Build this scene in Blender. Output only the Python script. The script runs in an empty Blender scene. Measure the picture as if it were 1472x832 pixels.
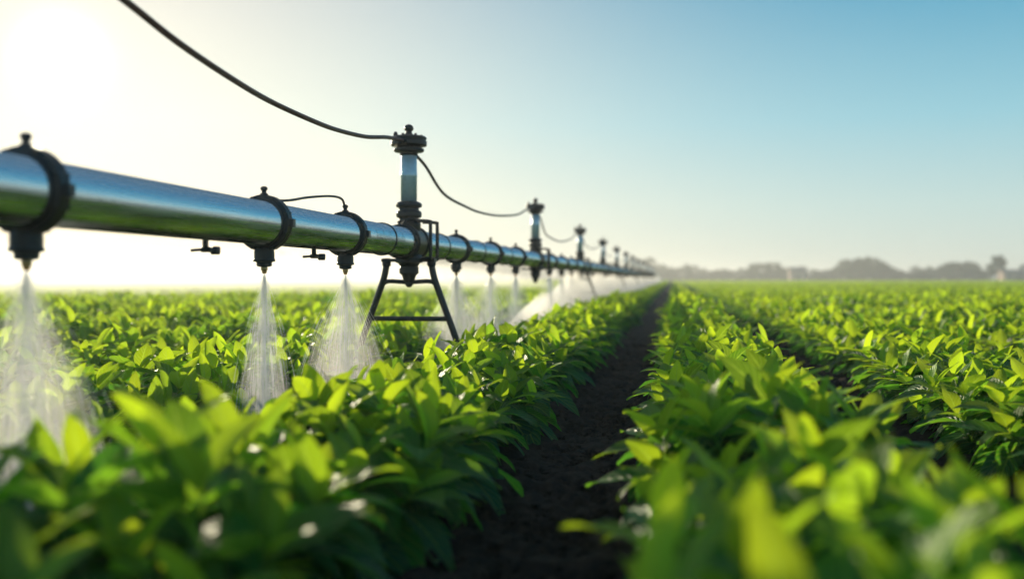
import bpy, math, random
import numpy as np
from mathutils import Vector, Matrix
random.seed(7); rng=np.random.default_rng(7)
sc=bpy.context.scene
col=sc.collection
# ---------------------------------------------------------------- constants
YAW=math.radians(9.2)
SUN_AZ=math.radians(33.5)   # left of +Y
SUN_EL=math.radians(11.5)
SUND=Vector((-math.sin(SUN_AZ)*math.cos(SUN_EL),math.cos(SUN_AZ)*math.cos(SUN_EL),math.sin(SUN_EL)))
PX=-2.2; PZ=1.30; PR=0.118
ROW0=0.37; ROWS=1.7
# ---------------------------------------------------------------- helpers
def mat(name):
    m=bpy.data.materials.new(name); m.use_nodes=True
    nt=m.node_tree
    return m,nt,nt.nodes,nt.links,nt.nodes['Principled BSDF'],nt.nodes['Material Output']
def simple(name,c,rough=.5,metal=0.0,noise=0.0,scale=20,bump=0.0):
    m,nt,N,L,P,O=mat(name)
    P.inputs['Roughness'].default_value=rough; P.inputs['Metallic'].default_value=metal
    tc=N.new('ShaderNodeTexCoord'); nz=N.new('ShaderNodeTexNoise'); nz.inputs['Scale'].default_value=scale; nz.inputs['Detail'].default_value=6
    L.new(tc.outputs['Object'],nz.inputs['Vector'])
    r=N.new('ShaderNodeValToRGB'); r.color_ramp.elements[0].position=.3; r.color_ramp.elements[1].position=.7
    a=[max(0,x*(1-noise)) for x in c]; b=[min(1,x*(1+noise)) for x in c]
    r.color_ramp.elements[0].color=(*a,1); r.color_ramp.elements[1].color=(*b,1)
    L.new(nz.outputs['Fac'],r.inputs['Fac']); L.new(r.outputs['Color'],P.inputs['Base Color'])
    mr=N.new('ShaderNodeMapRange'); mr.inputs['To Min'].default_value=max(.02,rough-.08); mr.inputs['To Max'].default_value=min(1,rough+.12)
    L.new(nz.outputs['Fac'],mr.inputs['Value']); L.new(mr.outputs['Result'],P.inputs['Roughness'])
    if bump:
        bp=N.new('ShaderNodeBump'); bp.inputs['Strength'].default_value=bump; bp.inputs['Distance'].default_value=.01
        L.new(nz.outputs['Fac'],bp.inputs['Height']); L.new(bp.outputs['Normal'],P.inputs['Normal'])
    return m
class MB:
    def __init__(s): s.v=[]; s.f=[]; s.m=[]; s.sm=[]
    def lathe(s,prof,o=(0,0,0),axis='Z',seg=32,mi=0,smooth=True,cap=True):
        b=len(s.v); n=len(prof)
        for r,h in prof:
            for k in range(seg):
                a=2*math.pi*k/seg; x,y=r*math.cos(a),r*math.sin(a)
                if axis=='Z': p=(x,y,h)
                elif axis=='Y': p=(x,h,y)
                else: p=(h,x,y)
                s.v.append((o[0]+p[0],o[1]+p[1],o[2]+p[2]))
        for i in range(n-1):
            for k in range(seg):
                k2=(k+1)%seg
                s.f.append((b+i*seg+k,b+i*seg+k2,b+(i+1)*seg+k2,b+(i+1)*seg+k)); s.m.append(mi); s.sm.append(smooth)
        if cap:
            for i in (0,n-1):
                s.f.append(tuple(b+i*seg+k for k in range(seg))); s.m.append(mi); s.sm.append(False)
    def tube(s,pts,r,seg=10,mi=0,sq=False):
        pts=[Vector(p) for p in pts]; b=len(s.v); n=len(pts)
        up=Vector((0,0,1)); 
        for i,p in enumerate(pts):
            t=(pts[min(i+1,n-1)]-pts[max(i-1,0)]).normalized()
            u=up if abs(t.z)<.9 else Vector((0,1,0))
            a1=t.cross(u).normalized(); a2=t.cross(a1).normalized()
            rr=r[i] if isinstance(r,(list,tuple)) else r
            for k in range(seg):
                a=2*math.pi*(k+.5)/seg
                s.v.append(tuple(p+a1*rr*math.cos(a)+a2*rr*math.sin(a)))
        for i in range(n-1):
            for k in range(seg):
                k2=(k+1)%seg
                s.f.append((b+i*seg+k,b+i*seg+k2,b+(i+1)*seg+k2,b+(i+1)*seg+k)); s.m.append(mi); s.sm.append(seg>5)
        s.f.append(tuple(b+k for k in range(seg))); s.m.append(mi); s.sm.append(False)
        s.f.append(tuple(b+(n-1)*seg+k for k in range(seg))); s.m.append(mi); s.sm.append(False)
    def box(s,c,d,mi=0):
        b=len(s.v)
        for dx in(-1,1):
            for dy in(-1,1):
                for dz in(-1,1): s.v.append((c[0]+dx*d[0]/2,c[1]+dy*d[1]/2,c[2]+dz*d[2]/2))
        for q in((0,1,3,2),(4,6,7,5),(0,4,5,1),(2,3,7,6),(0,2,6,4),(1,5,7,3)):
            s.f.append(tuple(b+i for i in q)); s.m.append(mi); s.sm.append(False)
    def mesh(s,name,mats):
        me=bpy.data.meshes.new(name); me.from_pydata(s.v,[],s.f)
        for m in mats: me.materials.append(m)
        me.polygons.foreach_set('material_index',s.m); me.polygons.foreach_set('use_smooth',s.sm)
        import bmesh
        bm=bmesh.new(); bm.from_mesh(me); bmesh.ops.recalc_face_normals(bm,faces=bm.faces); bm.to_mesh(me); bm.free()
        me.update(); return me
def obj(name,data,parent=None,loc=(0,0,0),rot=(0,0,0),scale=(1,1,1)):
    o=bpy.data.objects.new(name,data); col.objects.link(o)
    o.location=loc; o.rotation_euler=rot; o.scale=scale
    if parent: o.parent=parent
    return o
def bevel(o,w=.004):
    m=o.modifiers.new('bevel','BEVEL'); m.width=w; m.segments=2; m.limit_method='ANGLE'; m.angle_limit=math.radians(40)
def smoothnoise(x,y,seed=0,sc_=1.0):
    r=np.random.default_rng(seed); T=r.random((256,256))
    x=np.asarray(x)*sc_; y=np.asarray(y)*sc_
    xi=np.floor(x).astype(int); yi=np.floor(y).astype(int); fx=x-xi; fy=y-yi
    fx=fx*fx*(3-2*fx); fy=fy*fy*(3-2*fy)
    g=lambda a,b:T[a%256,b%256]
    return (g(xi,yi)*(1-fx)+g(xi+1,yi)*fx)*(1-fy)+(g(xi,yi+1)*(1-fx)+g(xi+1,yi+1)*fx)*fy
# ---------------------------------------------------------------- world
w=bpy.data.worlds.new("World"); sc.world=w; w.use_nodes=True
N=w.node_tree.nodes; L=w.node_tree.links; bg=N['Background']
sky=N.new('ShaderNodeTexSky'); sky.sky_type='NISHITA'; sky.sun_disc=False
sky.sun_elevation=SUN_EL; sky.sun_rotation=-SUN_AZ; sky.air_density=1.0; sky.dust_density=.3; sky.ozone_density=3
bg.inputs['Strength'].default_value=.006
L.new(sky.outputs['Color'],bg.inputs['Color'])
tc=N.new('ShaderNodeTexCoord'); nv=N.new('ShaderNodeVectorMath'); nv.operation='NORMALIZE'; L.new(tc.outputs['Generated'],nv.inputs[0])
# hazy-air gradient by elevation
sz=N.new('ShaderNodeSeparateXYZ'); L.new(nv.outputs['Vector'],sz.inputs[0])
gr=N.new('ShaderNodeValToRGB'); cr=gr.color_ramp; cr.elements[0].position=0; cr.elements[0].color=(.66,.71,.62,1)
cr.elements[1].position=1; cr.elements[1].color=(.10,.18,.27,1)
for p,c in ((.07,(.52,.69,.67)),(.15,(.30,.59,.68)),(.28,(.065,.35,.54)),(.6,(.06,.20,.36))):
    e=cr.elements.new(p); e.color=(*c,1)
L.new(sz.outputs[2],gr.inputs['Fac'])
bgg=N.new('ShaderNodeBackground'); L.new(gr.outputs['Color'],bgg.inputs['Color'])
ad0=N.new('ShaderNodeAddShader'); L.new(bg.outputs[0],ad0.inputs[0]); L.new(bgg.outputs[0],ad0.inputs[1])
# sun aureole (haze glow around the sun, fixed in world direction)
dt=N.new('ShaderNodeVectorMath'); dt.operation='DOT_PRODUCT'; dt.inputs[1].default_value=SUND; L.new(nv.outputs['Vector'],dt.inputs[0])
mx=N.new('ShaderNodeMath'); mx.operation='MAXIMUM'; mx.inputs[1].default_value=0; L.new(dt.outputs['Value'],mx.inputs[0])
prev=ad0
for p,a,c in ((2600,1.0,(1,.97,.88)),(130,.16,(1,.85,.55)),(9,.70,(1,.56,.18))):
    pw=N.new('ShaderNodeMath'); pw.operation='POWER'; pw.inputs[1].default_value=p; L.new(mx.outputs[0],pw.inputs[0])
    b2=N.new('ShaderNodeBackground'); b2.inputs['Color'].default_value=(*c,1)
    ml=N.new('ShaderNodeMath'); ml.operation='MULTIPLY'; ml.inputs[1].default_value=a; L.new(pw.outputs[0],ml.inputs[0]); L.new(ml.outputs[0],b2.inputs['Strength'])
    ad=N.new('ShaderNodeAddShader'); L.new(prev.outputs[0],ad.inputs[0]); L.new(b2.outputs[0],ad.inputs[1]); prev=ad
L.new(prev.outputs[0],N['World Output'].inputs['Surface'])
sun=bpy.data.lights.new('sun','SUN'); sun.energy=5; sun.angle=math.radians(.5); sun.color=(1,.88,.62)
so=obj('sun',sun); so.rotation_euler=(-SUND).to_track_quat('-Z','Y').to_euler()
# ---------------------------------------------------------------- camera
cam=bpy.data.cameras.new('camera'); co=obj('camera',cam,loc=(0,0,1.0)); sc.camera=co
co.rotation_euler=(math.radians(90-.64),0,YAW); cam.lens=35; cam.sensor_width=36; cam.clip_end=6000; cam.clip_start=.05
cam.dof.use_dof=True; cam.dof.focus_distance=6.4; cam.dof.aperture_fstop=.82
sc.view_settings.view_transform='Standard'; sc.view_settings.look='None'; sc.view_settings.exposure=0
# ---------------------------------------------------------------- materials
def leaf_mat(name,detail=True):
    m,nt,N,L,P,O=mat(name)
    at=N.new('ShaderNodeAttribute'); at.attribute_name='leafcol'
    sp=N.new('ShaderNodeSeparateColor'); L.new(at.outputs['Color'],sp.inputs[0])
    oi=N.new('ShaderNodeObjectInfo')
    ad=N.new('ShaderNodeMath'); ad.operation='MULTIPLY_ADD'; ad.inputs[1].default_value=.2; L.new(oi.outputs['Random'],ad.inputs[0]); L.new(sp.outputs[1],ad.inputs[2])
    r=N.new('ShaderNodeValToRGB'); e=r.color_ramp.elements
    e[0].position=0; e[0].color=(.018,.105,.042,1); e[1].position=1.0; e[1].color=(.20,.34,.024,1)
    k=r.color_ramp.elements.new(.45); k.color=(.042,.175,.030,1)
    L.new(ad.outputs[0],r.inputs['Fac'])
    col_=r.outputs['Color']
    hs=N.new('ShaderNodeHueSaturation'); mr=N.new('ShaderNodeMapRange'); mr.inputs['To Min'].default_value=.6; mr.inputs['To Max'].default_value=1.3
    L.new(sp.outputs[0],mr.inputs['Value']); L.new(mr.outputs[0],hs.inputs['Value']); L.new(col_,hs.inputs['Color']); col_=hs.outputs['Color']
    if detail:
        uv=N.new('ShaderNodeUVMap'); sx=N.new('ShaderNodeSeparateXYZ'); L.new(uv.outputs['UV'],sx.inputs[0])
        s1=N.new('ShaderNodeMath'); s1.operation='SUBTRACT'; s1.inputs[1].default_value=.5; L.new(sx.outputs[0],s1.inputs[0])
        ab=N.new('ShaderNodeMath'); ab.operation='ABSOLUTE'; L.new(s1.outputs[0],ab.inputs[0])
        rib=N.new('ShaderNodeMapRange'); rib.inputs['From Min'].default_value=.02; rib.inputs['From Max'].default_value=.06; rib.inputs['To Min'].default_value=1; rib.inputs['To Max'].default_value=0
        L.new(ab.outputs[0],rib.inputs['Value'])
        ve=N.new('ShaderNodeMath'); ve.operation='MULTIPLY_ADD'; ve.inputs[1].default_value=-.55; L.new(ab.outputs[0],ve.inputs[0]); L.new(sx.outputs[1],ve.inputs[2])
        v2=N.new('ShaderNodeMath'); v2.operation='MULTIPLY'; v2.inputs[1].default_value=50; L.new(ve.outputs[0],v2.inputs[0])
        sn=N.new('ShaderNodeMath'); sn.operation='SINE'; L.new(v2.outputs[0],sn.inputs[0])
        vr=N.new('ShaderNodeMapRange'); vr.inputs['From Min'].default_value=.6; vr.inputs['From Max'].default_value=1; L.new(sn.outputs[0],vr.inputs['Value'])
        vm=N.new('ShaderNodeMath'); vm.operation='MULTIPLY'; vm.inputs[1].default_value=.5; L.new(vr.outputs[0],vm.inputs[0])
        mxx=N.new('ShaderNodeMath'); mxx.operation='MAXIMUM'; L.new(rib.outputs[0],mxx.inputs[0]); L.new(vm.outputs[0],mxx.inputs[1])
        mc=N.new('ShaderNodeMixRGB'); mc.inputs[2].default_value=(.18,.33,.08,1)
        m7=N.new('ShaderNodeMath'); m7.operation='MULTIPLY'; m7.inputs[1].default_value=.65; L.new(mxx.outputs[0],m7.inputs[0])
        L.new(m7.outputs[0],mc.inputs[0]); L.new(col_,mc.inputs[1]); col_=mc.outputs[0]
        bp=N.new('ShaderNodeBump'); bp.inputs['Strength'].default_value=.8; bp.inputs['Distance'].default_value=.006; bp.invert=True
        L.new(sn.outputs[0],bp.inputs['Height']); L.new(bp.outputs['Normal'],P.inputs['Normal'])
    L.new(col_,P.inputs['Base Color'])
    P.inputs['Roughness'].default_value=.48; P.inputs['Specular IOR Level'].default_value=.36
    tr=N.new('ShaderNodeBsdfTranslucent')
    tm=N.new('ShaderNodeMixRGB'); tm.blend_type='MULTIPLY'; tm.inputs[0].default_value=1; tm.inputs[2].default_value=(4.5,3.4,1.1,1); L.new(col_,tm.inputs[1]); L.new(tm.outputs[0],tr.inputs['Color'])
    ms=N.new('ShaderNodeMixShader'); ms.inputs[0].default_value=.44; L.new(P.outputs[0],ms.inputs[1]); L.new(tr.outputs[0],ms.inputs[2]); L.new(ms.outputs[0],O.inputs['Surface'])
    return m
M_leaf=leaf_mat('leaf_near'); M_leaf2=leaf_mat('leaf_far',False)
M_black=simple('black_fitting',(.010,.012,.015),.38,0,.35,35,.15)
M_rubber=simple('black_rubber',(.012,.012,.013),.5,0,.3,30)
M_cable_flare=simple('cable_flare_tint',(.10,.018,.010),.5,0,.3,30)  # red-brown tint of the sun flare put into the dark cable's colour
M_brass=simple('brass',(.55,.3,.12),.3,1,.1,40)
M_tube=simple('galvanised_tube',(.70,.76,.80),.38,.4,.08,30)
m,nt,Nn,Ll,P,O=mat('polished_pipe'); M_pipe=m
P.inputs['Metallic'].default_value=1; P.inputs['Base Color'].default_value=(.90,.89,.88,1)
t_=Nn.new('ShaderNodeTexCoord'); mp=Nn.new('ShaderNodeMapping'); mp.inputs['Scale'].default_value=(22,.8,22); nz=Nn.new('ShaderNodeTexNoise'); nz.inputs['Scale'].default_value=3; nz.inputs['Detail'].default_value=8
Ll.new(t_.outputs['Object'],mp.inputs[0]); Ll.new(mp.outputs[0],nz.inputs['Vector'])
mr=Nn.new('ShaderNodeMapRange'); mr.inputs['From Min'].default_value=.3; mr.inputs['From Max'].default_value=.7; mr.inputs['To Min'].default_value=.20; mr.inputs['To Max'].default_value=.34; Ll.new(nz.outputs['Fac'],mr.inputs['Value']); Ll.new(mr.outputs[0],P.inputs['Roughness'])
bp=Nn.new('ShaderNodeBump'); bp.inputs['Strength'].default_value=.02; bp.inputs['Distance'].default_value=.01; Ll.new(nz.outputs['Fac'],bp.inputs['Height']); Ll.new(bp.outputs[0],P.inputs['Normal'])
m,nt,Nn,Ll,P,O=mat('water_drops'); M_water=m
P.inputs['Base Color'].default_value=(.95,.97,1,1); P.inputs['Roughness'].default_value=.3
tr=Nn.new('ShaderNodeBsdfTranslucent'); tr.inputs['Color'].default_value=(1,1,1,1)
ms=Nn.new('ShaderNodeMixShader'); ms.inputs[0].default_value=.82; Ll.new(P.outputs[0],ms.inputs[1]); Ll.new(tr.outputs[0],ms.inputs[2]); Ll.new(ms.outputs[0],O.inputs['Surface'])
# soil
m,nt,Nn,Ll,P,O=mat('soil'); M_soil=m
t_=Nn.new('ShaderNodeTexCoord'); n1=Nn.new('ShaderNodeTexNoise'); n1.inputs['Scale'].default_value=14; n1.inputs['Detail'].default_value=12; n1.inputs['Roughness'].default_value=.7
Ll.new(t_.outputs['Object'],n1.inputs['Vector']); r=Nn.new('ShaderNodeValToRGB'); r.color_ramp.elements[0].position=.3; r.color_ramp.elements[1].position=.72
r.color_ramp.elements[0].color=(.014,.008,.006,1); r.color_ramp.elements[1].color=(.12,.066,.044,1)
Ll.new(n1.outputs['Fac'],r.inputs['Fac']); Ll.new(r.outputs[0],P.inputs['Base Color']); P.inputs['Roughness'].default_value=.9; P.inputs['Specular IOR Level'].default_value=.25
n2=Nn.new('ShaderNodeTexNoise'); n2.inputs['Scale'].default_value=45; n2.inputs['Detail'].default_value=10; n2.inputs['Roughness'].default_value=.75; Ll.new(t_.outputs['Object'],n2.inputs['Vector'])
bp=Nn.new('ShaderNodeBump'); bp.inputs['Strength'].default_value=1; bp.inputs['Distance'].default_value=.04; Ll.new(n2.outputs['Fac'],bp.inputs['Height']); Ll.new(bp.outputs[0],P.inputs['Normal'])
# far canopy
m,nt,Nn,Ll,P,O=mat('field_canopy'); M_field=m
t_=Nn.new('ShaderNodeTexCoord'); mp=Nn.new('ShaderNodeMapping'); mp.inputs['Scale'].default_value=(.6,.08,1); n1=Nn.new('ShaderNodeTexNoise'); n1.inputs['Scale'].default_value=1; n1.inputs['Detail'].default_value=8
Ll.new(t_.outputs['Object'],mp.inputs[0]); Ll.new(mp.outputs[0],n1.inputs['Vector']); r=Nn.new('ShaderNodeValToRGB'); r.color_ramp.elements[0].position=.3; r.color_ramp.elements[1].position=.7
r.color_ramp.elements[0].color=(.13,.22,.03,1); r.color_ramp.elements[1].color=(.26,.36,.05,1)
Ll.new(n1.outputs['Fac'],r.inputs['Fac']); Ll.new(r.outputs[0],P.inputs['Base Color']); P.inputs['Roughness'].default_value=.9; P.inputs['Specular IOR Level'].default_value=.1
# ---------------------------------------------------------------- ground
def axis_pts(lo,dlo,dhi,hi,step,far):
    a=list(np.arange(dlo,dhi+1e-6,step)); x=dhi; s=step
    while x<hi: s*=far; x+=s; a.append(min(x,hi))
    x=dlo; s=step; b=[]
    while x>lo: s*=far; x-=s; b.append(max(x,lo))
    return np.array(b[::-1]+a)
gx=axis_pts(-3000,-4.0,4.0,3000,.03,1.12); gy=axis_pts(-40,.8,14,3500,.035,1.04)
X,Y=np.meshgrid(gx,gy)
near=np.clip((60-np.abs(Y))/30,0,1)*np.clip((40-np.abs(X))/20,0,1)
Z=(.05*np.cos(2*np.pi*(X-ROW0)/ROWS)+.03)*near
fine=np.clip((22-np.abs(Y))/8,0,1)*np.clip((8-np.abs(X))/3,0,1)
Z+=fine*(.05*(smoothnoise(X,Y,1,4)-.5)+.055*(smoothnoise(X,Y,2,11)-.5)+.04*(smoothnoise(X,Y,3,23)-.5))
nx,ny=len(gx),len(gy)
V=np.stack([X.ravel(),Y.ravel(),Z.ravel()],1)
idx=np.arange(nx*ny).reshape(ny,nx)
F=np.stack([idx[:-1,:-1].ravel(),idx[:-1,1:].ravel(),idx[1:,1:].ravel(),idx[1:,:-1].ravel()],1)
def npmesh(name,V,F,mats,smooth=True):
    me=bpy.data.meshes.new(name); me.vertices.add(len(V)); me.vertices.foreach_set('co',V.astype(np.float32).ravel())
    k=F.shape[1]; me.loops.add(F.size); me.loops.foreach_set('vertex_index',F.astype(np.int32).ravel())
    me.polygons.add(len(F)); me.polygons.foreach_set('loop_start',np.arange(0,F.size,k,dtype=np.int32)); me.polygons.foreach_set('loop_total',np.full(len(F),k,dtype=np.int32))
    for m in mats: me.materials.append(m)
    me.update(calc_edges=True); me.polygons.foreach_set('use_smooth',np.full(len(F),smooth)); return me
obj('ground',npmesh('ground',V,F,[M_soil]))
# clods
base=np.array([(0,0,1),(1,0,0),(0,1,0),(-1,0,0),(0,-1,0),(0,0,-1)],float); bf=np.array([(0,1,2),(0,2,3),(0,3,4),(0,4,1),(5,2,1),(5,3,2),(5,4,3),(5,1,4)])
Vs=[];Fs=[]
for i in range(9000):
    k=random.choice([-1,-1,-1,0,0,-2]); x=ROW0+(k+.5)*ROWS+random.gauss(0,.22); y=1.2+ (random.random()**1.5)*16; s=random.choice([.006,.01,.014,.02,.03])*random.uniform(.7,1.3)
    R=np.array(Matrix.Rotation(random.random()*6.28,3,(random.random(),random.random(),1)))
    Vs.append((base*rng.uniform(.6,1.2,(6,1))*s)@R.T*[1,1,.75]+[x,y,.0+.05*math.cos(2*math.pi*(x-ROW0)/ROWS)+.03+s*.2]); Fs.append(bf+6*i)
obj('soil_clods',npmesh('soil_clods',np.concatenate(Vs),np.concatenate(Fs),[M_soil],False))
# far canopy sheet
fx=np.linspace(-1400,1000,60); fy=np.concatenate([np.linspace(225,700,60)]); X,Y=np.meshgrid(fx,fy); Z=.34+.06*rng.random(X.shape)
V=np.stack([X.ravel(),Y.ravel(),Z.ravel()],1); idx=np.arange(X.size).reshape(X.shape); F=np.stack([idx[:-1,:-1].ravel(),idx[:-1,1:].ravel(),idx[1:,1:].ravel(),idx[1:,:-1].ravel()],1)
obj('field',npmesh('field',V,F,[M_field]))
# ---------------------------------------------------------------- plants
TN=np.array([0,.1,.26,.44,.62,.8,.92,1.]); WN=np.array([.08,.46,.88,1.,.86,.52,.24,.0])
TF=np.array([0,.4,1.]); WF=np.array([.1,1,.0])
class Fol:
    def __init__(s): s.V=[];s.F=[];s.UV=[];s.C=[];s.n=0
    def leaf(s,base,az,el,length,width,droop,roll,height_tone,near=True,fold=.24):
        T,W=(TN,WN) if near else (TF,WF)
        cr=np.array([-1,-.5,0,.5,1]) if near else np.array([-1.,0,1.])
        n=len(T); h=np.array([math.cos(az),math.sin(az),0]); up=np.array([0,0,1.]); side0=np.array([-math.sin(az),math.cos(az),0])
        els=el-droop*T**1.3
        mid=(els[1:]+els[:-1])/2; dT=np.diff(T)*length
        r=np.concatenate([[0],np.cumsum(np.cos(mid)*dT)]); z=np.concatenate([[0],np.cumsum(np.sin(mid)*dT)])
        sb=random.uniform(-.15,.15)*length
        c=base+np.outer(r,h)+np.outer(z,up)+np.outer(sb*T**2,side0)
        nrm=-np.outer(np.sin(els),h)+np.outer(np.cos(els),up)
        sd=side0*math.cos(roll)+nrm*math.sin(roll); nr=nrm*math.cos(roll)-side0*math.sin(roll)
        w=W*width/2
        wave=random.uniform(.02,.07)*width; ph=random.uniform(0,6)
        P=c[:,None,:]+sd[:,None,:]*(w[:,None]*cr[None,:])[:,:,None]+nr[:,None,:]*((fold*np.abs(cr)**1.2)[None,:]*w[:,None]+(wave*np.abs(cr)[None,:]*np.sin(9*T[:,None]+ph+cr[None,:]*1.5)))[:,:,None]
        m=len(cr); idx=np.arange(n*m).reshape(n,m)+s.n
        F=np.stack([idx[:-1,:-1].ravel(),idx[:-1,1:].ravel(),idx[1:,1:].ravel(),idx[1:,:-1].ravel()],1)
        s.V.append(P.reshape(-1,3)); s.F.append(F)
        uv=np.stack(np.broadcast_arrays((cr[None,:]+1)/2,T[:,None]),-1).reshape(-1,2); s.UV.append(uv)
        s.C.append(np.tile([random.random(),height_tone,0,1],(n*m,1))); s.n+=n*m
    def stem(s,a,b,r):
        a=np.array(a);b=np.array(b)
        P=np.array([a+[r,0,0],a+[0,r,0],a-[r,0,0],a-[0,r,0],b+[r,0,0],b+[0,r,0],b-[r,0,0],b-[0,r,0]])
        s.V.append(P); i=s.n; s.F.append(np.array([(i,i+1,i+5,i+4),(i+1,i+2,i+6,i+5),(i+2,i+3,i+7,i+6),(i+3,i,i+4,i+7)])); s.UV.append(np.zeros((8,2))+.5); s.C.append(np.tile([.3,.1,0,1],(8,1))); s.n+=8
    def shoot(s,x,y,H,tiltx,tilty,nl,near,sz):
        a0=random.random()*6.28
        s.stem((x*.35,y*.8,.0) if near else (x,y,0),(x+tiltx*.1,y+tilty*.1,H*.9),.008 if near else .01)
        for k in range(nl):
            t=k/(nl-1)   # 0 low .. 1 top
            az=a0+k*2.399+random.uniform(-.25,.25)
            hz=H*(.25+.75*t**.75)
            el=math.radians(-8+68*t**1.6)+random.gauss(0,.11)
            dx=math.cos(az)*tiltx+math.sin(az)*tilty
            el-=dx*.5
            ln=sz*(1.12-.5*t**1.6)*random.uniform(.82,1.12)
            wd=ln*random.uniform(.37,.46)
            s.leaf(np.array([x+tiltx*.12*t,y+tilty*.12*t,hz]),az,el,ln,wd,random.uniform(.6,1.1)*(1.1-.5*t),random.gauss(0,.2),min(1,max(0,.0+.9*t**1.8+random.gauss(0,.07))),near)  # colour value rises towards the shoot top: lighter, yellower leaves there
    def mesh(s,name,m):
        V=np.concatenate(s.V); F=np.concatenate(s.F); me=npmesh(name,V,F,[m])
        uv=np.concatenate(s.UV)[F.ravel()]; l=me.uv_layers.new(name='UVMap'); l.data.foreach_set('uv',uv.astype(np.float32).ravel())
        ca=me.color_attributes.new('leafcol','FLOAT_COLOR','POINT'); ca.data.foreach_set('color',np.concatenate(s.C).astype(np.float32).ravel())
        return me
def prof(x): return .385*math.sqrt(max(0.05,1-(x/.58)**2))
def plant(name,near=True):
    f=Fol()
    for (cx,cy) in [(0,0),(.13,.13),(-.14,.1),(.12,-.14),(-.13,-.13),(.27,.0),(-.27,.03),(.24,.2),(-.24,-.2),(.23,-.2),(-.23,.2)]:
        x=cx+random.gauss(0,.02); y=cy+random.gauss(0,.025)
        H=prof(abs(x)*1.35)*(1.0-1.4*(abs(y)/.42)**2)*random.uniform(.88,1.12)+.005
        f.shoot(x,y,H,x*3.2,y*2.8,16,near,.325)
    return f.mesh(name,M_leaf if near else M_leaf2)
near_v=[plant('bush_leaves') for _ in range(10)]
def segment(name,length,n,sz):
    f=Fol()
    for i in range(n):
        x=random.uniform(-.35,.35); y=random.uniform(0,length); H=prof(x*1.3)*random.uniform(.78,1.2)-.03
        nl=9 if sz<.33 else 6
        f.shoot(x,y,H,x*2.4,random.uniform(-.3,.3),nl,False,sz)
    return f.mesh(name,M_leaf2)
mid_v=[segment('row_leaves',3,46,.29) for _ in range(5)]
far_v=[segment('row_leaves_far',10,110,.34) for _ in range(4)]
crop=obj('crop_rows',None)
cnt=0
for k in range(-120,70):
    x=ROW0+k*ROWS
    ystart=max(.55 if x>-3 else 1.0, abs(x)/.95-1.5 if x<0 else abs(x)/.55-2.5)
    y=ystart
    while y<30:
        o=obj('plant',random.choice(near_v),crop,(x+random.gauss(0,.035),y,random.uniform(.0,.03)+.02),(random.gauss(0,.05),random.gauss(0,.05),random.choice([0,math.pi])+random.gauss(0,.22)))
        s=random.uniform(.9,1.15)
        o.scale=(s*.97,s*random.uniform(.95,1.1),s*random.uniform(.86,1.16)*(1.13 if y<3.4 else 1)); cnt+=1
        y+=random.uniform(.53,.68)
    y=max(30,ystart)
    while y<99:
        obj('plant',random.choice(mid_v),crop,(x,y,.02),(0,0,0),(random.choice([-1,1]),1,random.uniform(.92,1.08))); cnt+=1; y+=3
    y=max(99,ystart)
    while y<226:
        obj('plant',random.choice(far_v),crop,(x,y,.02),(0,0,0),(random.choice([-1,1]),1,random.uniform(.95,1.1))); cnt+=1; y+=10
print('plants',cnt)
# ---------------------------------------------------------------- pipeline
pl=obj('irrigation_pipeline',None)
towersY=[.35+7.8*i for i in range(0,16)]   # second one = 8.15
b=MB()
b.lathe([(PR,-2.0),(PR,150)],(0,0,0),'Y',48,0)
po=obj('pipe',b.mesh('pipe',[M_pipe]),pl,(PX,0,PZ))
def collar_mesh():
    b=MB()
    R=PR
    b.lathe([(R-.002,-.05),(R+.012,-.05),(R+.016,-.045),(R+.016,-.032),(R+.032,-.030),(R+.036,-.026),(R+.036,-.006),(R+.03,-.003),(R+.03,.003),(R+.036,.006),(R+.036,.026),(R+.032,.030),(R+.016,.032),(R+.016,.045),(R+.012,.05),(R-.002,.05)],(0,0,0),'Y',40,0,False,False)
    for k in range(8):
        a=2*math.pi*(k+.5)/8; b.lathe([(.009,-.042),(.009,.042)],((R+.027)*math.cos(a),0,(R+.027)*math.sin(a)),'Y',6,0,False)
    for sx in(-1,1): b.box((sx*(R+.042),0,0),(.028,.04,.045))
    b.lathe([(.022,R+.028),(.022,R+.042),(.013,R+.045),(.013,R+.06),(.019,R+.062),(.019,R+.076),(.010,R+.082)],(0,0,0),'Z',16,0,False)
    b.lathe([(.045,-R-.015),(.055,-R-.035),(.055,-R-.075),(.06,-R-.078),(.06,-R-.09),(.042,-R-.094),(.042,-R-.115),(.028,-R-.12)],(0,0,0),'Z',18,0,False)
    b.lathe([(.018,-R-.12),(.02,-R-.135),(.014,-R-.14),(.014,-R-.15),(.009,-R-.157)],(0,0,0),'Z',14,1,False)
    return b.mesh('collar',[M_black,M_brass])
cm=collar_mesh()
b=MB(); R=PR
b.lathe([(R-.002,-.012),(R+.006,-.012),(R+.009,-.008),(R+.009,.008),(R+.006,.012),(R-.002,.012)],(0,0,0),'Y',40,0,False,False)
ring=b.mesh('ring',[M_black])
noz=[1.2,3.12,5.14,6.5]+[10.0+1.95*i for i in range(0,50)]
noz=[y for y in noz if all(abs(y-t)>.55 for t in towersY[1:])]
for i,y in enumerate(noz): 
    o=obj('clamp_collar',cm,pl,(PX,y,PZ)); 
    if y<25: bevel(o,.003)
for y in [7.35,9.2,11.0,12.9]: obj('pipe_ring',ring,pl,(PX,y,PZ))
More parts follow.
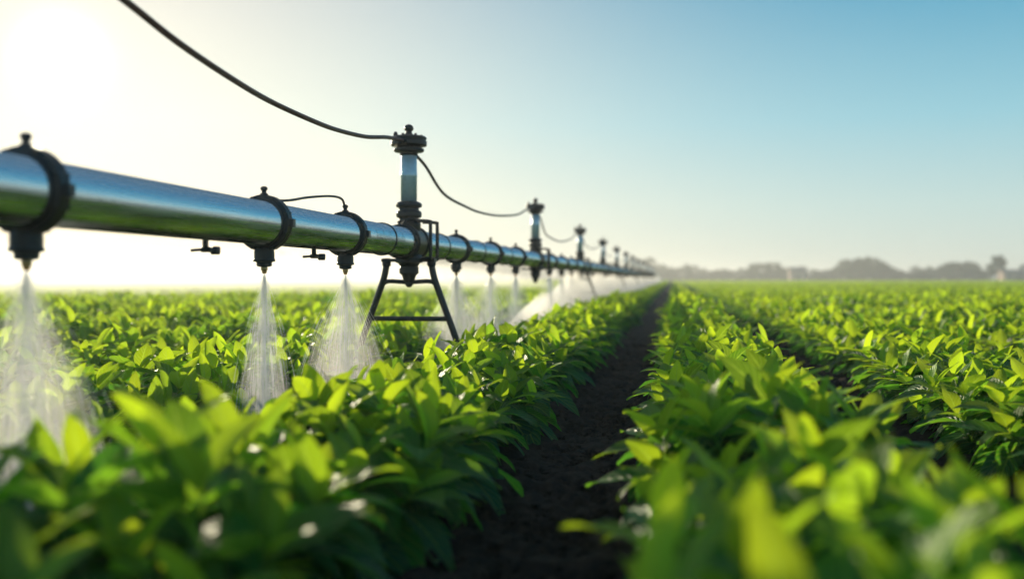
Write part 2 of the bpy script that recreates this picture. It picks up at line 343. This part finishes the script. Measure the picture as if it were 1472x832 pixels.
# engraved scale marks on pipe near the joint
b=MB()
for i in range(22):
    y=6.85+i*.035; ln=.5 if i%5==0 else .28
    for j in range(6):
        a=math.radians(-8)+ln*j/5; a2=a+ln/5
        r=PR+.0015; v0=len(b.v)
        for (aa,yy) in((a,y),(a2,y),(a2,y+.006),(a,y+.006)): b.v.append((r*math.cos(aa),yy,r*math.sin(aa)))
        b.f.append((v0,v0+1,v0+2,v0+3)); b.m.append(0); b.sm.append(False)
obj('scale_marks',b.mesh('scale_marks',[M_rubber]),pl,(PX,0,PZ))
for y in (4.45,5.9):
    b=MB(); b.lathe([(.014,-PR-.05),(.014,-PR+.01)],(0,0,0),'Z',12); b.tube([(-.02,0,-PR-.045),(.05,0,-PR-.045)],.014,10); b.lathe([(.02,-PR-.07),(.024,-PR-.06),(.024,-PR-.035),(.018,-PR-.03)],(.05,0,0),'Z',12)
    b.tube([(-.02,0,-PR-.045),(-.06,-.03,-PR-.05)],.008,8)
    obj('drain_valve',b.mesh('drain_valve',[M_black]),pl,(PX,y,PZ))
def bez(pts,n=14):
    pts=[Vector(p) for p in pts]; out=[]
    P=[pts[0]*2-pts[1]]+pts+[pts[-1]*2-pts[-2]]
    for i in range(1,len(P)-2):
        for k in range(n):
            t=k/n; a,b_,c,d=P[i-1],P[i],P[i+1],P[i+2]
            out.append(.5*((2*b_)+(c-a)*t+(2*a-5*b_+4*c-d)*t*t+(3*b_-a-3*c+d)*t**3))
    out.append(pts[-1]); return out
b=MB(); b.tube(bez([(0,5.2,PZ+PR+.01),(.02,5.45,PZ+PR+.03),(0,5.8,PZ+PR+.075),(0,6.2,PZ+PR+.115),(0,6.42,PZ+PR+.115),(0,6.49,PZ+PR+.07)]),.008,8)
obj('sensor_lead',b.mesh('sensor_lead',[M_rubber]),pl,(PX,0,0))
# ---------------------------------------------------------------- towers
def tower(y,legs,i):
    root=obj('irrigation_tower',None,None,(PX,y,0))
    b=MB()
    b.lathe([(PR-.002,-.17),(PR+.02,-.17),(PR+.026,-.16),(PR+.026,-.12),(PR+.016,-.115),(PR+.016,.115),(PR+.03,.12),(PR+.03,.16),(PR+.022,.17),(PR-.002,.17)],(0,0,PZ),'Y',40,0,False,False)
    b.lathe([(.085,PZ+.06),(.095,PZ+.11),(.1,PZ+.14),(.1,PZ+.16),(.082,PZ+.17),(.082,PZ+.205),(.104,PZ+.215),(.108,PZ+.225),(.108,PZ+.25),(.1,PZ+.265),(.086,PZ+.27),(.084,PZ+.29),(.108,PZ+.3),(.11,PZ+.31),(.11,PZ+.325),(.1,PZ+.335),(.08,PZ+.345)],(0,0,0),'Z',36,0,False)
    for k in range(8):
        a=2*math.pi*k/8; b.lathe([(.012,PZ+.155),(.012,PZ+.185)],(.09*math.cos(a),.09*math.sin(a),0),'Z',6,0,False)
    o=obj('joint_body',b.mesh('joint_body',[M_black]),root); bevel(o,.003)
    b=MB(); b.lathe([(.068,PZ+.34),(.068,PZ+.55),(.071,PZ+.555),(.071,PZ+.575),(.068,PZ+.58),(.066,2.06)],(0,0,0),'Z',36,0,True)
    obj('riser_tube',b.mesh('riser_tube',[M_tube]),root)
    b=MB()
    b.lathe([(.067,2.03),(.074,2.035),(.078,2.055),(.12,2.062),(.128,2.07),(.128,2.088),(.1,2.095),(.1,2.105),(.148,2.112),(.152,2.12),(.152,2.15),(.144,2.158),(.144,2.165),(.15,2.17),(.15,2.182),(.14,2.19),(.06,2.198),(.035,2.21),(.026,2.225),(.026,2.238)],(0,0,0),'Z',40,0,False)
    b.lathe([(.018,2.232),(.034,2.242),(.041,2.258),(.036,2.278),(.022,2.29),(.004,2.295)],(0,0,0),'Z',20,0,True)
    for k in range(6):
        a=2*math.pi*k/6+.3; b.lathe([(.012,2.185),(.012,2.208)],(.105*math.cos(a),.105*math.sin(a),0),'Z',6,0,False)
    b.lathe([(.018,2.19),(.02,2.215),(.012,2.235)],(-.115,0,0),'Z',10,0,False)
    b.tube([(0,-.13,2.135),(0,-.2,2.135)],.022,10); b.tube([(0,.11,2.085),(0,.19,2.07)],.018,10)
    o=obj('cap',b.mesh('cap',[M_black]),root); bevel(o,.002)
    b=MB()
    b.lathe([(.10,PZ-.1),(.115,PZ-.13),(.115,PZ-.165),(.09,PZ-.175),(.075,PZ-.2),(.082,PZ-.21),(.082,PZ-.255),(.06,PZ-.275),(.05,PZ-.31),(.036,PZ-.33),(.036,PZ-.35),(.016,PZ-.375)],(0,0,0),'Z',30,0,False)
    b.box((0,0,PZ-.148),(.46,.09,.028))
    for yy in (.12,-.12):
        hp=[(.14,yy,PZ-.14),(.2,yy,PZ-.135),(.215,yy,PZ-.12),(.215,yy,PZ+.15),(.2,yy,PZ+.172),(.09,yy,PZ+.178)]
        b.tube(bez(hp,5),.015,8)
    o=obj('lower_fitting',b.mesh('lower_fitting',[M_black]),root)
    b=MB()
    for j in range(3):
        yy=-.24-.028*j; pts=[((PR+.014)*math.cos(a),yy+.012*math.sin(a*1.0+j),PZ+(PR+.014)*math.sin(a)) for a in np.linspace(0,2*math.pi,33)]
        b.tube(pts,.009,8)
    b.tube(bez([(0,-.24,PZ+PR+.014),(.03,-.2,PZ+PR+.06),(.06,-.14,PZ+PR+.08),(.1,-.08,PZ+PR+.06)]),.009,8)
    obj('hose_coil',b.mesh('hose_coil',[M_rubber]),root)
    if legs:
        b=MB()
        for sx in(-1,1):
            b.tube(bez([(sx*.19,0,PZ-.15),(sx*.22,0,PZ-.3),(sx*.31,0,PZ-.55),(sx*.42,0,PZ-.85),(sx*.57,0,-.03)],6),.028,8)
            b.lathe([(.03,PZ-.2),(.038,PZ-.19),(.038,PZ-.15),(.03,PZ-.13)],(sx*.195,0,0),'Z',14,0,False)
            b.lathe([(.05,-.02),(.055,.0),(.055,.03),(.03,.045)],(sx*.565,0,0),'Z',14,0,False)
        b.tube([(-.34,0,.66),(.34,0,.66)],.022,8)
        b.tube(bez([(-.245,0,.94),(-.18,0,.975),(0,0,.968),(.18,0,.975),(.245,0,.94)],5),.020,8)
        obj('a_frame',b.mesh('a_frame',[M_black]),root)
    return root
for i,y in enumerate(towersY): tower(y,i%2==1,i)
# cables
def cable(pts,r=.011,name='power_cable',m=M_cable_flare):
    b=MB(); b.tube(bez(pts,12),r,10); obj(name,b.mesh(name,[m]),None,(0,0,0))
cable([(PX,towersY[0]+.2,2.08),(PX,1.6,2.25),(PX+.01,2.8,2.24),(PX,3.69,2.135),(PX+.02,4.15,2.05),(PX,4.75,2.005),(PX-.02,5.3,1.985),(PX+.02,5.9,1.963),(PX,6.4,1.985),(PX-.01,7.0,2.03),(PX,7.5,2.095),(PX,8.15-.19,2.135)],.0155)
for i in range(1,9):
    a=towersY[i]+.19; e=towersY[i+1]-.2; s=.04*(i%3)
    pts=[(PX,a,2.07),(PX+.01,a+.35,2.0),(PX,a+1.1,1.86-s),(PX+.02,a+2.1,1.80-s),(PX,a+3.0,1.80-s),(PX-.01,a+4.2,1.84-s),(PX+.01,a+5.6,1.92-s/2),(PX,e-.8,2.04),(PX,e,2.135)]
    cable(pts,.014,'power_cable',M_rubber)
# ---------------------------------------------------------------- water sprays
def vol(name,den,g,c=(1,1,1)):
    m=bpy.data.materials.new(name); m.use_nodes=True; Nn=m.node_tree.nodes; Nn.clear(); o_=Nn.new('ShaderNodeOutputMaterial'); vs=Nn.new('ShaderNodeVolumeScatter')
    vs.inputs['Density'].default_value=den; vs.inputs['Anisotropy'].default_value=g; vs.inputs['Color'].default_value=(*c,1); m.node_tree.links.new(vs.outputs[0],o_.inputs['Volume']); return m
def flare(s): return (1-math.exp(-1.3*s))/(1-math.exp(-1.3))
def spray_mesh(Rb,n,nd):
    V=[];F=[];c=0
    for i in range(n):
        ph=random.random()*6.283; q=min(1.3,abs(random.gauss(0,.6))); s0=random.random()**1.2*.93; ln=random.uniform(.05,.3)*(.4+s0)
        s1=min(1.02,s0+ln); wd=random.uniform(.0003,.0009)*(1+.2*s0)
        jit=random.gauss(0,.006*s0)
        P=[]
        for s in (s0,(s0+s1)/2,s1):
            r=Rb*q*flare(s)+.004+jit
            P.append(np.array([r*math.cos(ph),r*math.sin(ph),-1.02*s]))
        ws=(wd*.5,wd,wd*.4)
        for k,p in enumerate(P):
            for a in (0,2.094,4.189): V.append(p+ws[k]*np.array([math.cos(a),math.sin(a),0]))
        for k in range(2):
            for a in range(3):
                F.append((c+k*3+a,c+k*3+(a+1)%3,c+k*3+3+(a+1)%3,c+k*3+3+a))
        c+=9
    me=npmesh('spray_streaks',np.array(V),np.array(F),[M_water]); 
    V=[];F=[]
    for i in range(nd):
        ph=random.random()*6.283; q=abs(random.gauss(0,.85)); s=random.random()**.7
        r=Rb*q*flare(s); sz_=random.uniform(.0007,.0020)
        V.append(base*sz_+[r*math.cos(ph),r*math.sin(ph),-1.02*s]); F.append(bf+6*i)
    md=npmesh('spray_droplets',np.concatenate(V),np.concatenate(F),[M_water])
    mm=[]
    for fr in (.3,.55,.8,1.05):
        b=MB(); b.lathe([(.005+Rb*fr*flare(s),-1.02*s-.01) for s in (0,.1,.2,.35,.5,.7,.9)],(0,0,0),'Z',20)
        mm.append(b.mesh('fine_mist',[M_fm]))
    return me,md,mm
M_fm=vol('fine_mist',.36,.62)
sv=[spray_mesh(.17,1300,2600),spray_mesh(.36,2300,5500),spray_mesh(.32,1350,3600),spray_mesh(.46,2800,7500),spray_mesh(.34,1600,4200)]
for i,y in enumerate(noz):
    if y>75: break
    k={0:1,1:2,2:0,3:4}.get(i,random.choice([1,3,3]))
    r_=obj('water_spray',None,None,(PX,y,PZ-PR-.157)); a=random.random()*6.28
    obj('streaks',sv[k][0],r_,(0,0,0),(0,0,a)); obj('droplets',sv[k][1],r_,(0,0,0),(0,0,a))
    if y<11:
        for q in sv[k][2]: obj('fine_mist',q,r_)
# drifting mist under the pipeline (real volume, prism thin at the top)
m=vol('mist',.72,.64)
ys=np.concatenate([np.arange(9.4,40,.5),np.arange(40,160,3)]); V=[]; 
cs=[(-1.5,.0),(-.8,.35),(-.35,.72),(0,1.0),(.3,.72),(.65,.35),(.95,.0)]
for i,y in enumerate(ys):
    g=min(1,(i+.1)/30)
    for (cx,cz) in cs: V.append((PX+cx*g*(1+.14*math.sin(y*1.3+cx)),y,.12+cz*min(1,g*1.2)*(1+.10*math.sin(y*.9+cx*2)+.05*math.sin(y*2.7+cx))))
n=len(cs); F=[(i*n+k,i*n+(k+1)%n,(i+1)*n+(k+1)%n,(i+1)*n+k) for i in range(len(ys)-1) for k in range(n)]
me=bpy.data.meshes.new('mist'); me.from_pydata(V,[],F+[tuple(range(n)),tuple(range((len(ys)-1)*n,len(ys)*n))]); me.materials.append(m); obj('mist',me)
# low ground fog lying over the left-hand field
b=MB(); b.lathe([(math.sin(t)*1.0+1e-4,math.cos(t)) for t in np.linspace(0.01,math.pi-.01,24)],(0,0,0),'Z',48)
fogm=b.mesh('ground_fog',[vol('ground_fog',.020,.5,(1,.98,.92))])
obj('ground_fog',fogm,None,(-66,88,0),(0,0,math.radians(32)),(48,84,3.6))
# ---------------------------------------------------------------- distant trees
m,nt,Nn,Ll,P,O=mat('tree_foliage'); M_tree=m
n1=Nn.new('ShaderNodeTexNoise'); n1.inputs['Scale'].default_value=.5; t_=Nn.new('ShaderNodeTexCoord'); Ll.new(t_.outputs['Object'],n1.inputs['Vector'])
r=Nn.new('ShaderNodeValToRGB'); r.color_ramp.elements[0].color=(.025,.06,.03,1); r.color_ramp.elements[1].color=(.06,.12,.05,1); r.color_ramp.elements[0].position=.35; r.color_ramp.elements[1].position=.65
Ll.new(n1.outputs['Fac'],r.inputs['Fac']); Ll.new(r.outputs[0],P.inputs['Base Color']); P.inputs['Roughness'].default_value=.9; P.inputs['Specular IOR Level'].default_value=.1
M_bark=simple('bark',(.07,.05,.035),.9,0,.3,4)
def tree_into(V,F,M,x,y,h,cw):
    def tub(a,b_,ra,rb):
        n0=sum(len(v) for v in V); P=[]
        for p,rr in((a,ra),(b_,rb)):
            for k in range(6): P.append([p[0]+rr*math.cos(k*1.047),p[1]+rr*math.sin(k*1.047),p[2]])
        V.append(np.array(P)); F.append(np.array([(n0+k,n0+(k+1)%6,n0+6+(k+1)%6,n0+6+k) for k in range(6)])); M.extend([1]*6)
    tub((x,y,0),(x+random.uniform(-.2,.2),y,h*.55),.03*h+.05,.015*h)
    for c in range(random.randint(14,20)):
        a=random.random()*6.28; rr=cw*math.sqrt(random.random()); zz=h*random.uniform(.12,.88); rr*=math.sqrt(max(.08,1-((zz/h-.42)/.5)**2))
        cc=np.array([x+rr*math.cos(a),y+rr*math.sin(a),zz]); cr=h*random.uniform(.1,.16)
        if c<5: tub((x,y,h*random.uniform(.25,.45)),tuple(cc),.012*h,.004*h)
        nq=44; d=rng.normal(size=(nq,3)); d/=np.linalg.norm(d,axis=1)[:,None]; ctr=cc+d*cr*rng.uniform(.5,1.15,(nq,1))*[1.15,1.15,.85]
        u=rng.normal(size=(nq,3)); u/=np.linalg.norm(u,axis=1)[:,None]; v=np.cross(u,d); v/=np.linalg.norm(v,axis=1)[:,None]; u=np.cross(d,v)*.5+u*.5; s=h*rng.uniform(.03,.055,(nq,1))
        n0=sum(len(q) for q in V); Q=np.stack([ctr-u*s-v*s,ctr+u*s-v*s*.6,ctr+u*s+v*s,ctr-u*s*.7+v*s],1).reshape(-1,3); V.append(Q); F.append(np.arange(nq*4).reshape(-1,4)+n0); M.extend([0]*nq)
def treeline(name,lst):
    V=[];F=[];M=[]
    for t in lst: tree_into(V,F,M,*t)
    me=npmesh(name,np.concatenate(V),np.concatenate(F),[M_tree,M_bark],False); me.polygons.foreach_set('material_index',M); return obj(name,me)
def worldpos(px,d):  # plan distant positions by bearing
    a=math.atan((px-736)/1431)-YAW; return d*math.sin(a),d*math.cos(a)
lst=[]
px=940
while px<1425:
    big=max(0,math.sin(px*.046+1.0))*1.7+max(0,math.sin(px*.11))*.9+(2.0 if 1215<px<1275 else 0)
    h=random.uniform(3.4,5.0)+big*random.uniform(.7,1.3); x,y=worldpos(px,random.uniform(350,390)); lst.append((x,y,h,h*.68)); px+=random.uniform(4,8)
treeline('distant_tree_line',lst)
lst=[]; px=-260
while px<945:
    h=random.uniform(9,15)+3*math.sin(px*.02); x,y=worldpos(px,random.uniform(560,620)); lst.append((x,y,h,h*.5)); px+=random.uniform(9,17)
px=1480
while px<2000:
    h=random.uniform(5,7); x,y=worldpos(px,370); lst.append((x,y,h,h*.6)); px+=random.uniform(8,14)
treeline('distant_tree_line',lst)
x,y=worldpos(1433,330); treeline('deciduous_tree',[(x,y,8.0,3.1)])
# distant barns
M_wall=simple('barn_wall',(.5,.34,.27),.8,0,.1,2); M_roof=simple('barn_roof',(.3,.2,.16),.7,0,.15,3); M_door=simple('barn_door',(.12,.09,.07),.7)
def barn(px,d,wd,h):
    x,y=worldpos(px,d); root=obj('barn',None,None,(x,y,0))
    b=MB(); b.box((0,0,h*.35),(wd,5,h*.7)); hh=h*.7
    obj('walls',b.mesh('walls',[M_wall]),root)
    b=MB(); o_=.3
    b.v=[(-wd/2-o_,-2.9,hh+.01),(wd/2+o_,-2.9,hh+.01),(wd/2+o_,2.9,hh+.01),(-wd/2-o_,2.9,hh+.01),(-wd/2-o_,0,h),(wd/2+o_,0,h)]
    b.f=[(0,1,5,4),(2,3,4,5),(0,4,3),(1,2,5),(0,3,2,1)]; b.m=[0]*5; b.sm=[False]*5
    obj('roof',b.mesh('roof',[M_roof]),root)
    b=MB(); b.box((0,-2.53,hh*.35),(wd*.25,.06,hh*.7)); b.box((-wd*.32,-2.53,hh*.55),(wd*.12,.06,hh*.3)); b.box((wd*.32,-2.53,hh*.55),(wd*.12,.06,hh*.3))
    obj('door_and_windows',b.mesh('door_and_windows',[M_door]),root)
barn(1146,330,5.0,4.6); barn(1462,325,9,3.6)
# ---------------------------------------------------------------- haze
b=MB(); b.box((-200,340,3.4),(1800,760,8)); obj('haze',b.mesh('haze',[vol('haze',.0013,.5,(.98,.99,1))]))
